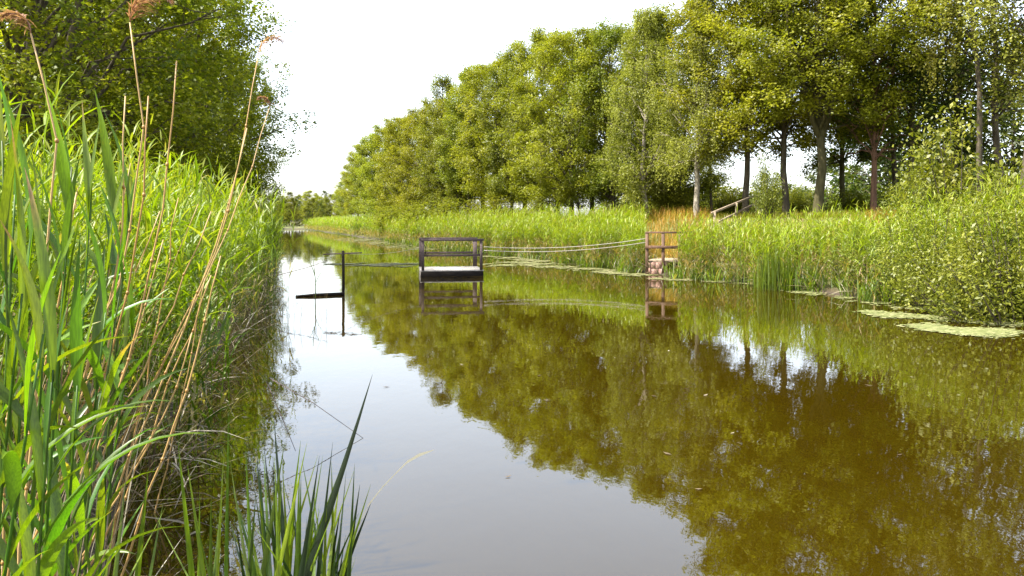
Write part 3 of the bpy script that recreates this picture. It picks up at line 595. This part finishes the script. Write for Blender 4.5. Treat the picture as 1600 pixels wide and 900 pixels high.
# ---------------------------------------------------------------- floating duckweed and pads
def pads(pts_list, label, name='duckweed'):
    A = Acc()
    for (x, y, rx, ry, n_, s_) in pts_list:
        a = rng.uniform(0, 6.28, n_); r = rng.random(n_) ** .6
        px = x + rx * r * np.cos(a) + rng.normal(0, .06, n_); py = y + ry * r * np.sin(a) + rng.normal(0, .06, n_)
        kk = (np.sin(px * 2.1 + 1.7 * np.sin(py * 2.7)) + np.sin(px * 5.3 - py * 3.1) * .6 + rng.normal(0, .5, n_)) > .1; px = px[kk]; py = py[kk]; a = a[kk]; n_ = len(px)
        rad = s_ * rng.uniform(.5, 1.4, n_); ph = np.arange(6) * pi / 3
        V = np.stack([px[:, None] + rad[:, None] * np.cos(ph + a[:, None]) * rng.uniform(.8, 1.2, (n_, 6)), py[:, None] + rad[:, None] * np.sin(ph + a[:, None]) * rng.uniform(.8, 1.2, (n_, 6)), .004 + rng.random((n_, 1)) * .012 + rng.random((n_, 6)) * .004], -1)
        i = np.arange(n_ * 6).reshape(n_, 6)
        A.add(V, np.vstack([i[:, [0, 1, 2, 3]], i[:, [0, 3, 4, 5]]]), None, np.repeat(np.clip(rng.normal(.55, .22, n_), 0, 1), 6))
    o = obj(name, A.mesh(name, M['pads'])); tag(o, label, 'duckweed', kind='stuff')
def patch(px0, py0, px1, py1, thick, n_, s_=.05):
    a = on_water(px0, py0); b = on_water(px1, py1); k = 14; out = []
    for q in range(k):
        t = (q + rng.random()) / k; c = a * (1 - t) + b * t
        out.append((c[0], c[1], np.linalg.norm(b - a) / k * 1.1, thick * rng.uniform(.4, 1.2), n_ // k, s_))
    return out
pads(patch(1440, 512, 1700, 530, .9, 10500, .035) + patch(1370, 492, 1620, 508, .8, 4000, .04) + patch(1330, 484, 1480, 500, .5, 700, .04), 'wide pale yellow mat of duckweed on the water at the right edge')
pads(patch(1225, 452, 1440, 484, .45, 1900, .04), 'broken patches of duckweed along the waterside scrub')
pads(patch(1025, 435, 1225, 445, .7, 3400), 'cream strip of duckweed right of the landing stage')
pads(patch(790, 409, 1005, 430, 1.2, 4200, .07) + patch(760, 400, 900, 412, 1.8, 3200, .08), 'pale floating scum below the reeds left of the landing stage')
pads(patch(518, 413, 650, 414, 1.5, 5200, .06) + patch(755, 414, 800, 415, 1.2, 1400, .06), 'thin whitish strip of floating scum running to the raft')
pads(patch(545, 372, 690, 390, 1.8, 3600, .12), 'pinkish line of scum along the far right reeds')

A = Acc(); n_ = 260; Y = 3.2 + 38 * rng.random(n_) ** 1.6; u = rng.random(n_) ** np.where(rng.random(n_) < .6, 3.5, .35); X = bankL(Y) + .6 + u * (bankR(Y) - bankL(Y) - 1.2)
az = rng.uniform(0, 6.28, n_); l = rng.uniform(.015, .05, n_); P = np.stack([X, Y, np.full(n_, .006)], -1)
ca = np.stack([np.cos(az), np.sin(az), 0 * az], -1) * l[:, None]; cb = np.stack([-np.sin(az), np.cos(az), 0 * az], -1) * l[:, None] * .4
A.add(np.stack([P - ca, P + cb, P + ca + [0, 0, .004], P - cb], 1).reshape(-1, 3), np.arange(n_ * 4).reshape(-1, 4), None, np.repeat(rng.random(n_), 4))
tag(obj('floating_leaf_bits', A.mesh('floating_leaf_bits', M['straw'])), 'scattered small dead leaf bits floating on the open water', 'leaf bits', kind='stuff')

# ---------------------------------------------------------------- the raft
def yaw(p, o, a):
    return np.array([o[0] + p[0] * cos(a) - p[1] * sin(a), o[1] + p[0] * sin(a) + p[1] * cos(a), p[2]])
raft = empty('cable_raft', (-2.98, 26.5, 0), 'small wooden ferry raft with grey brown railings and white deck floating mid canal', 'raft', rz=radians(8))
RW, RD = 2.0, 2.3
for k in range(9):
    y = RD * (k + .5) / 9
    board_obj('deck_plank', M['deck'], raft, (-.06, y, .185 + .003 * (k % 2)), (RW + .06, y, .185 + .003 * ((k * 3) % 2)), RD / 9 - .012, .034)
for y in (.02, RD - .02): board_obj('side_beam', M['wood_dark'], raft, (-.04, y, .06), (RW + .04, y, .06), .1, .20)
for x in (.0, RW): board_obj('end_beam', M['deck'] if x == 0 else M['wood_dark'], raft, (x, .08, .06), (x, RD - .08, .06), .1, .19)  # left end takes the pale deck colour to look sunlit
for x in (.5, 1.5):
    A = Acc(); tube(A, [(x, .12, -.08), (x, RD - .12, -.08)], [.2, .2], 12); obj('float', A.mesh('float', M['wood_dark'], True), raft)
for y in (.03, RD - .03):
    for x in (.03, RW - .03):
        wp = .15 if y > 1 else .09
        board_obj('post', M['wood'], raft, (x, y, .206), (x, y, 1.18), wp, .09, up=(0, 1, 0))
    board_obj('top_rail', M['wood'], raft, (-.04, y, 1.215), (RW + .06, y, 1.215), .13, .07)
    board_obj('middle_rail', M['wood'], raft, (.076 if y < 1 else .11, y, .70), (RW - .076 if y < 1 else RW - .11, y, .70), .04, .075)
for x in (.12, RW - .12):
    A = Acc(); tube(A, [(x, -.005, .75), (x, -.05, .9), (x, -.005, 1.0)], [.012] * 3, 6); obj('rope_eye', A.mesh('rope_eye', M['wood_dark'], True), raft)

# ---------------------------------------------------------------- landing stage
ls = empty('landing_stage', (4.75, 27.7, 0), 'brown timber landing stage with railings on a pink stone footing at the right bank', 'landing stage', rz=radians(-18))
SW, SD = 1.05, 2.2
for c in range(2):
    for k in range(2 + c % 2):
        nb = 2 + c % 2; w_ = .62 / nb
        A = Acc(); board(A, (.03 + k * w_ + .006, .0, .10 + c * .22), (.03 + (k + 1) * w_ - .006, .0, .10 + c * .22), .3, .21, bev=.02)
        obj('stone_block', A.mesh('stone_block', M['stone']), ls)
    for k in range(4):
        A = Acc(); board(A, (.02, .17 + k * .48, .10 + c * .22), (.02, .17 + (k + 1) * .48 - .012, .10 + c * .22), .3, .21, bev=.02)
        obj('stone_block', A.mesh('stone_block', M['stone']), ls)
for x in (.75, .92, 1.09): 
    A = Acc(); tube(A, [(x, .05, -.5), (x, .05, .42)], [.06, .06], 8); obj('pile', A.mesh('pile', M['wood_dark'], True), ls)
for k in range(11):
    y = -.12 + SD * (k + .5) / 11
    board_obj('deck_plank', M['rail_grey'], ls, (-.06, y, .46 + .002 * (k % 2)), (SW + .14, y, .46 + .002 * (k % 2)), SD / 11 - .012, .04)
for x, y in ((-.05, -.16), (.5, -.16), (1.05, -.16)):
    board_obj('post', M['wood_brown'], ls, (x, y - .01, -.3), (x, y - .01, 1.42), .1, .1, up=(0, 1, 0))
for x, y in ((1.2, 1.0), (1.2, 2.0)):
    board_obj('post', M['wood_brown'], ls, (x, y, .0), (x, y, 1.42), .09, .09, up=(0, 1, 0))
for z in (1.45, .95):
    board_obj('rail', M['wood_brown'], ls, (-.1, -.17 if z > 1.4 else -.245, z), (1.15, -.17 if z > 1.4 else -.245, z), .06 if z < 1.4 else .12, .1 if z < 1.4 else .055)
for z in (1.45, .95):
    board_obj('rail', M['wood_brown'], ls, (1.2, -.1, z), (1.2, 2.1, z), .12 if z > 1.4 else .05, .055 if z > 1.4 else .1)

# ferry ropes
def rope(a, b, sag, label, r=.012):
    t = np.linspace(0, 1, 24)[:, None]; P = np.array(a) * (1 - t) + np.array(b) * t; P[:, 2] -= sag * 4 * (t * (1 - t))[:, 0]
    A = Acc(); tube(A, P, [r] * 24, 6); o = obj('rope', A.mesh('rope', M['rope'], True)); tag(o, label, 'rope', 'ferry ropes')
rf = lambda x, y, z: yaw((x, y, z), (-2.98, 26.5, 0), radians(8))
rope(rf(2.06, -.02, .98), at(1013, 372, 27.55), .16, 'upper pale rope stretched from the raft to the landing stage')
rope(rf(2.06, -.02, .86), at(1013, 378, 27.55), .16, 'lower pale rope stretched from the raft to the landing stage')
rope(rf(-.06, -.02, .98), at(536, 396, 20.7), .10, 'rope sagging from the raft to the dark stake on the left', .006)

# stair handrail on the dike
hr = empty('handrail', (0, 0, 0), 'weathered wooden handrail climbing the dike slope above the right bank reeds', 'handrail')
P0, P1 = at(1112, 333, 33.5), at(1181, 305, 36.5); Q0, Q1 = at(1124, 346, 33.5), at(1181, 318, 36.5)
hr.location = (P1[0], P1[1], float(ground_z(P1[0], P1[1]))); hl = np.array(hr.location)
board_obj('rail', M['rail_grey'], hr, P0 - hl, P1 - hl, .07, .09)
board_obj('rail', M['rail_grey'], hr, Q0 - hl, Q1 - hl, .06, .09)
for t in (.02, .5, .97):
    p_ = P0 * (1 - t) + P1 * t; g_ = float(ground_z(p_[0], p_[1])) - .2
    board_obj('post', M['rail_grey'], hr, np.array([p_[0] + .08, p_[1], g_]) - hl, np.array([p_[0] + .08, p_[1], p_[2] + .05]) - hl, .09, .09, up=(0, 1, 0))

# stake and floating pole
st = empty('stake', tuple(on_water(536, 459)), 'dark upright stake standing in the water left of the raft', 'stake')
A = Acc(); tube(A, [(0, 0, -.6), (.01, 0, .4), (0, .01, 1.09)], [.042, .036, .034], 8); obj('post', A.mesh('post', M['wood_dark'], True), st)
A = Acc(); board(A, (-.5, .0, 1.0), (.48, .02, 1.04), .035, .03); obj('crosspiece', A.mesh('crosspiece', M['wood']), st)
a = on_water(462, 463, .02); b = on_water(537, 459, .03); A = Acc()
tube(A, [a, a * .6 + b * .4 + np.array([0, 0, .01]), b], [.022, .035, .04], 8); tag(obj('floating_pole', A.mesh('floating_pole', M['wood_dark'], True)), 'black pole floating flat on the water beside the upright stake', 'pole')
for (px, py, l) in ((907, 409, .62), (884, 408, .5)):
    a = on_water(px, py); A = Acc(); tube(A, [a - [0, 0, .4], a + [0, 0, l]], [.025, .02], 6)
    tag(obj('thin_stake', A.mesh('thin_stake', M['rail_grey'], True)), 'thin pale stake at the right reeds, %s of the pair below the ropes' % ('right' if px > 900 else 'left'), 'stake', 'thin stakes')

# broken stems standing in the water by the left reeds
def stem_line(pts, r, label, mat='wood', name='broken_reed', cat='reed', group='broken reeds in the water'):
    A = Acc(); tube(A, pts, np.linspace(r, r * .5, len(pts)), 5); return tag(obj(name, A.mesh(name, M[mat], True)), label, cat, group)
b = on_water(492, 470)
e = empty('water_reed', tuple(b), 'lone green reed with two narrow leaves standing in the water behind the floating pole', 'reed')
A = Acc(); tube(A, [(0, 0, -.3), (.02, 0, .4), (-.05, 0, 1.05)], [.012, .01, .006], 5); obj('stem', A.mesh('stem', M['near_leaf'], True), e)
for az, z, l in ((1.2, .35, .45), (-1.0, .55, .4), (1.0, .7, .3)):
    A = Acc(); ribbons(A, [(0, 0, z)], az, .35, .3, l, .03, 4, .4, 3); obj('leaf', A.mesh('leaf', M['near_leaf']), e)
Y = 14.2
stem_line([at(436, 550, Y) - [0, 0, .1], at(470, 540, Y), at(512, 526, Y)], .008, 'thin broken stem slanting out over the water, upper one by the left reeds')
stem_line([at(436, 563, 12.5), at(480, 575, 12.3), at(516, 585, 12.2)], .008, 'thin broken stem pointing down to the water, lower one by the left reeds')
stem_line([at(434, 430, 18), at(480, 418, 18.2), at(512, 407, 18.4)], .009, 'thin grey stem slanting over the water above the floating pole')
stem_line([at(420, 590, 7), at(490, 630, 6.9), at(575, 690, 6.8)], .004, 'long thin dark stem lying low over the water above the foreground sedge')
stem_line([at(416, 596, 6), at(440, 650, 5.9), at(462, 705, 5.8)], .004, 'thin dark stem dropping steeply to the water behind the foreground sedge')
A = Acc(); n_ = 34; pxs = rng.uniform(438, 510, n_); pys = rng.uniform(462, 520, n_)
R_ = np.array([on_water(x, y) for x, y in zip(pxs, pys)])
ribbons(A, R_, rng.uniform(0, 6.28, n_), rng.uniform(0, .25, n_), rng.uniform(0, .5, n_), rng.uniform(.2, .65, n_), .009, 3, rng.uniform(0, .6, n_))
tag(obj('sparse_reed_stems', A.mesh('sparse_reed_stems', M['straw'])), 'sparse thin grey stems poking from the water beside the left reeds', 'reeds', kind='stuff')

# ---------------------------------------------------------------- foreground left: tall reeds with broad leaves
def reed_plant(px, Y, topy, lean, label, nleaf=8, wleaf=.036, lleaf=.5, seed=0):
    g = np.random.default_rng(seed); X = (px - 800) / F * Y; z0 = max(float(ground_z(X, Y)), -.05) - .02; ht = zt(topy, Y) - z0
    e = empty('reed', (X, Y, z0), label, 'reed', 'broad leaved reeds in the left foreground')
    t = np.linspace(0, 1, 9); P = np.stack([lean * t ** 1.4 * ht, g.normal(0, .05) * t * ht, t * ht * .86], -1)
    A = Acc(); tube(A, P, np.linspace(.0075, .003, 9), 6, tone=.45); obj('stem', A.mesh('stem', M['near_leaf'], True), e)
    for k in range(nleaf):
        s_ = .2 + .8 * (k + g.uniform(.1, .9)) / nleaf; p_ = [np.interp(s_, t, P[:, c]) for c in range(3)]
        az = (k % 2) * pi + g.normal(1.3, .7); top = k >= nleaf - 2
        A = Acc(); ribbons(A, [p_], az, g.uniform(.1, .5) if not top else g.uniform(.02, .12), g.uniform(.2, 1.6) if not top else g.uniform(.05, .5), lleaf * g.uniform(.7, 1.25), wleaf * g.uniform(.8, 1.25), 8, g.uniform(.2, .85), 3, twist=g.normal(0, .7), belly=.3, tip=float(g.random() < .4) * g.uniform(.2, .7))
        obj('leaf', A.mesh('leaf', M['near_leaf'], True), e)
rp = [(8, 2.3, 70, .02, 'broad leaved reed at the very left edge, tallest of the foreground'), (34, 2.6, 55, .0, 'tall reed with an erect leaf rising against the left trees'), (62, 2.9, 110, .03, 'foreground reed right of the erect leaved one, with folded over leaf tip'),
      (96, 3.1, 160, .02, 'foreground reed whose upright leaves end below the treetops'), (-20, 2.5, 120, .02, 'foreground reed cut off by the left picture edge'), (50, 2.4, 240, .05, 'shorter broad leaved reed low in the left foreground'),
      (125, 3.4, 190, .04, 'reed with a long leaf reaching right over the reed bed'), (10, 2.9, 200, .03, 'reed behind the leftmost tall one'), (80, 2.7, 300, .05, 'short reed with wide leaves in the left middle'),
      (150, 3.8, 230, .05, 'rightmost tall reed of the foreground group'), (20, 2.2, 330, .04, 'low reed with the widest leaves at the left edge'), (110, 3.0, 380, .08, 'low reed leaning towards the water'),
      (-30, 2.3, 300, .1, 'reed leaning in from outside the left edge'), (60, 3.5, 170, .02, 'reed behind the folded over leaf'), (170, 4.2, 235, .06, 'slender reed behind the rightmost foreground reed'), (140, 3.3, 420, .08, 'small reed at the foot of the golden stalks'),
      (0, 3.3, 130, .02, 'reed standing behind the very left edge group'), (30, 2.1, 430, .05, 'short reed closest to the camera at the left edge'), (-50, 2.1, 360, .12, 'short reed mostly beyond the left edge'), (90, 2.5, 480, .06, 'lowest leafy reed above the dark bank')]
for q, (px, Y, ty, ln, lab) in enumerate(rp): reed_plant(px, Y, ty, ln, lab, seed=100 + q)

# golden dead stalks, some with plumes
def plume_mesh(g, s_=1.0):
    A = Acc(); n_ = 150; t = g.random(n_) ** .8; th = t * 2.2; c = -1 if s_ < .7 else 1
    root = np.stack([c * .10 * (1 - np.cos(th)) * s_, 0 * t, .12 * np.sin(th) * s_], -1)
    ribbons(A, root, c * 1.57 + g.normal(0, .8, n_), g.uniform(.5, 1.3, n_) + .8 * t, g.uniform(.5, 1.3, n_), s_ * .10 * (1.2 - t * .7), .005, 3, g.random(n_))
    u = np.linspace(0, 2.2, 10); tube(A, np.stack([c * .10 * (1 - np.cos(u)) * s_, 0 * u, .12 * np.sin(u) * s_], -1), np.linspace(.003, .001, 10), 4, .6)
    return A.mesh('plume', M['plume'])
def dead_stalk(pts, Y, label, plume=False, r=.0065, seed=0):
    g = np.random.default_rng(seed)
    P = np.array([at(px, py, Y + dy) for (px, py, dy) in pts]); d = P[0] - P[1]; k = (P[0][2] + .1) / max(-d[2], .05)
    base = P[0] + d * k; P = np.vstack([base, P])
    L_ = np.concatenate([[0], np.cumsum(np.linalg.norm(np.diff(P, axis=0), axis=1))]); s_ = np.linspace(0, L_[-1], 14)
    P = np.stack([np.interp(s_, L_, P[:, c]) for c in range(3)], -1)
    for _ in range(2): P[1:-1] = (P[:-2] + 2 * P[1:-1] + P[2:]) / 4
    P[1:-1] += g.normal(0, .006, P[1:-1].shape)
    e = empty('dead_reed_stalk', tuple(P[0]), label, 'reed stalk', 'golden dead stalks in the left foreground')
    A = Acc(); tube(A, P - P[0], np.linspace(r, r * .45, 14), 6, tone=g.uniform(0, 1)); obj('stem', A.mesh('stem', M['stalk'], True), e)
    for k in (3, 5, 7, 9, 11):
        A = Acc(); q = P[k] - P[0]; dd = (P[k + 1] - P[k]); dd /= np.linalg.norm(dd)
        tube(A, [q - dd * .008, q, q + dd * .008], [r * .8, r * 1.15, r * .8], 6, tone=0); obj('node', A.mesh('node', M['stalk'], True), e)
    if plume:
        o = obj('plume', plume_mesh(g, plume), e, tuple(P[-1] - P[0])); o['kind'] = 'stuff'
ds = [([(30, 895, 0), (165, 600, 0), (215, 380, 0), (236, 180, 0), (232, 150, 0)], 3.2, 'golden stalk rising from the bottom left corner to a bare tip among the leaves', False),
      ([(62, 890, 0), (180, 640, 0), (240, 420, .1), (270, 230, .1), (276, 95, .1)], 3.3, 'long golden stalk crossing the reeds, its bare tip high against the left trees', False),
      ([(128, 880, 0), (235, 640, 0), (300, 480, .1), (365, 320, .1), (386, 200, .1)], 3.6, 'thick golden stalk ending right of the reed tops near the open sky', False),
      ([(195, 890, 0), (262, 690, 0), (318, 520, .1), (345, 400, .1)], 3.3, 'rightmost golden stalk, leaning over the dark water', False),
      ([(88, 700, 0), (160, 520, 0), (215, 330, 0), (232, 230, 0), (215, 110, 0), (203, 35, 0)], 3.4, 'stalk topped by the pinkish plume high on the left', 1.0),
      ([(8, 800, 0), (12, 640, 0), (17, 540, 0)], 2.6, 'short upright golden stalk at the left edge', False),
      ([(70, 420, 0), (92, 170, 0), (75, 90, 0), (48, 52, 0)], 2.8, 'arching stalk with a nodding plume in the top left corner', .6),
      ([(150, 860, 0), (205, 760, 0), (262, 600, .1), (330, 430, .1)], 3.8, 'golden stalk in the middle of the bundle that leans over the water', False),
      ([(120, 800, 0), (215, 590, 0), (275, 470, .1), (330, 330, .1)], 3.9, 'golden stalk crossing just left of the bundle over the water', False),
      ([(60, 830, 0), (120, 640, 0), (185, 430, 0), (196, 150, .0)], 3.5, 'stalk standing left of the long crossing ones, tip by the upright leaves', False),
      ([(215, 640, 0), (290, 500, 0), (350, 370, .2), (400, 120, .4), (404, 85, .5)], 4.6, 'tall thin stalk whose reddish plume stands out against the sky edge', .9),
      ([(240, 600, 0), (330, 420, 0), (380, 300, .2), (422, 165, .4)], 5.2, 'thin stalk with a small grey plume in front of the open sky', .5),
      ([(100, 760, 0), (150, 600, 0), (190, 480, .1), (250, 330, .1)], 3.9, 'stalk half hidden behind the front golden stalks', False),
      ([(45, 700, 0), (62, 600, 0), (105, 420, 0), (120, 300, 0)], 3.1, 'straight stalk among the broad leaves at the left', False),
      ([(170, 800, 0), (230, 700, 0), (280, 600, 0), (300, 520, 0)], 3.5, 'short leaning stalk under the bundle', False)]
for q, (pts, Y, lab, pl) in enumerate(ds): dead_stalk(pts, Y, lab, pl, seed=300 + q)
for q in range(10):
    x0 = rng.uniform(10, 260); Y = rng.uniform(3.2, 5.6); dx = rng.uniform(60, 170); y0 = rng.uniform(640, 860); y1 = y0 - rng.uniform(260, 430)
    dead_stalk([(x0, y0, 0), (x0 + dx * .55, (y0 + y1) / 2, .05), (x0 + dx, y1, .1)], Y, 'golden dead reed stalk leaning right within the dense bundle behind the front stalks', False, .0055, 400 + q)
A = Acc(); n_ = 130; Y = rng.uniform(2.6, 7, n_); X = bankL(Y) - rng.uniform(-.15, .8, n_)
ribbons(A, np.stack([X, Y, np.full(n_, -.03)], -1), rng.normal(1.5, .5, n_), rng.uniform(0, .3, n_), rng.uniform(0, .3, n_), rng.uniform(.8, 1.9, n_), .009, 3, rng.uniform(.3, .8, n_))
tag(obj('dry_stems', A.mesh('dry_stems', M['straw'])), 'thicket of thin dry stems in the lower left behind the golden stalks', 'dead reeds', kind='stuff')

# ---------------------------------------------------------------- foreground sedge
def blade_px(e, p0, p1, Y, wd, bend, tone, name='leaf'):
    a = at(*p0, Y); b = at(*p1, Y + random.uniform(-.1, .1)); d = b - a
    k = (a[2] + .05) / max(d[2], .05); a2 = a - d * k; a2[2] = -.05; d = b - a2
    t = np.linspace(0, 1, 12)[:, None]; P = a2 + d * t; s0 = np.array([1, 0, 0.0])
    P[:, 0] += bend * ((t[:, 0] ** 2.2) - t[:, 0])
    fw = random.uniform(-.7, .7); sv = np.array([cos(fw), sin(fw), 0]); nv = np.array([-sin(fw), cos(fw), 0])
    tt = t[:, 0]; prof = np.clip((1 - tt ** 3.0), .02, 1) * np.interp(tt, [0, .3, 1], [.75, 1, 1])
    hw = (wd / 2 * prof)[:, None]
    V = np.stack([P - sv * hw + nv * hw * .5, P, P + sv * hw + nv * hw * .5], 1).reshape(-1, 3) - np.array(e.location)
    i = np.arange(36).reshape(12, 3); Q = np.stack([i[:-1, :-1], i[:-1, 1:], i[1:, 1:], i[1:, :-1]], -1).reshape(-1, 4)
    A = Acc(); A.add(V, Q, None, tone); obj(name, A.mesh(name, M['sedge'], True), e)
sg = empty('sedge_tuft', (-.72, 2.5, 0), 'tuft of upright sedge blades in the foreground water, coloured backlit dark and lit green', 'sedge')
sb = [((455, 895), (428, 650), .024, .06), ((470, 895), (582, 585), .03, -.06), ((500, 880), (520, 690), .02, .02), ((410, 895), (445, 690), .018, 0), ((540, 895), (580, 785), .026, .03), ((522, 895), (541, 735), .018, -.02),
      ((430, 895), (480, 690), .02, -.02), ((446, 895), (470, 688), .018, .0), ((480, 895), (545, 700), .02, .04), ((400, 895), (362, 760), .018, 0), ((420, 895), (405, 725), .016, .02), ((390, 895), (400, 770), .016, 0),
      ((495, 895), (555, 730), .014, -.02), ((440, 895), (497, 710), .016, 0), ((462, 895), (468, 730), .02, 0), ((380, 895), (368, 810), .014, 0), ((508, 895), (488, 760), .018, .02), ((475, 895), (440, 740), .014, 0),
      ((415, 895), (425, 800), .016, 0), ((530, 895), (548, 850), .02, 0), ((485, 895), (520, 800), .016, .02), ((452, 895), (400, 790), .014, 0), ((432, 895), (412, 690), .014, 0), ((465, 895), (530, 760), .016, 0), ((545, 895), (556, 870), .016, 0)]
for k in range(46):
    x0 = random.uniform(375, 552); sb.append(((x0, 895), (x0 + random.gauss((x0 - 465) * .22, 16), random.uniform(690, 840)), random.uniform(.013, .024), random.uniform(-.02, .02)))
for q, (p0, p1, wd, bd) in enumerate(sb): blade_px(sg, p0, p1, 2.45 + random.uniform(-.14, .16), wd * 1.3, bd, 0.0 if q in (0, 1, 2, 4) else random.choice([.05, .2, .55, .8, .95]))  # a few blades take the darkest tone, a backlit look painted in
# the long bent blade, coloured pale throughout for its light-catching tip
A = Acc(); P = np.array([at(540, 895, 2.5), at(556, 830, 2.5), at(575, 790, 2.5), at(597, 762, 2.5), at(618, 740, 2.5), at(636, 722, 2.5), at(655, 711, 2.5), at(678, 703, 2.5)]); P = np.vstack([[P[0][0] - .06, 2.5, -.05], P])
hw = np.array([.008, .01, .009, .006, .004, .003, .005, .006, .001])[:, None]; dn = np.array([.3, 0, .95])
V = np.stack([P - dn * hw, P + dn * hw], 1).reshape(-1, 3) - np.array(sg.location); i = np.arange(18).reshape(9, 2)
A.add(V, np.stack([i[:-1, 0], i[:-1, 1], i[1:, 1], i[1:, 0]], -1), None, .95)
o = obj('leaf', A.mesh('leaf', M['straw']), sg); o['label'] = 'thin bent blade coloured pale for its light-catching, drooping tip'
s2 = empty('sedge_tuft', (-1.0, 2.7, 0), 'small loose tuft of bright green blades left of the main sedge tuft', 'sedge')
for (p0, p1, wd, bd) in [((300, 895), (278, 690), .02, .0), ((318, 895), (292, 720), .016, 0), ((352, 895), (357, 640), .016, 0), ((310, 895), (312, 760), .016, 0), ((328, 895), (330, 770), .018, 0), ((290, 895), (240, 800), .012, 0), ((340, 895), (350, 700), .012, 0), ((325, 895), (300, 790), .014, 0), ((335, 895), (345, 790), .014, 0)]:
    blade_px(s2, p0, p1, 2.65 + random.uniform(-.08, .1), wd * 1.3, bd, random.choice([.5, .7, .9]))
s3 = empty('sedge_tuft', (-1.35, 2.9, 0), 'low tuft of green blades at the bottom left below the golden stalks', 'sedge')
for (p0, p1, wd, bd) in [((215, 895), (232, 730), .02, .0), ((150, 895), (155, 790), .02, 0), ((180, 895), (197, 745), .018, 0), ((165, 895), (180, 800), .018, 0), ((205, 895), (260, 790), .012, 0), ((120, 895), (112, 800), .02, 0), ((235, 895), (255, 785), .014, 0), ((140, 895), (120, 760), .014, 0)]:
    blade_px(s3, p0, p1, 2.9 + random.uniform(-.08, .1), wd * 1.3, bd, random.choice([.4, .6, .8]))
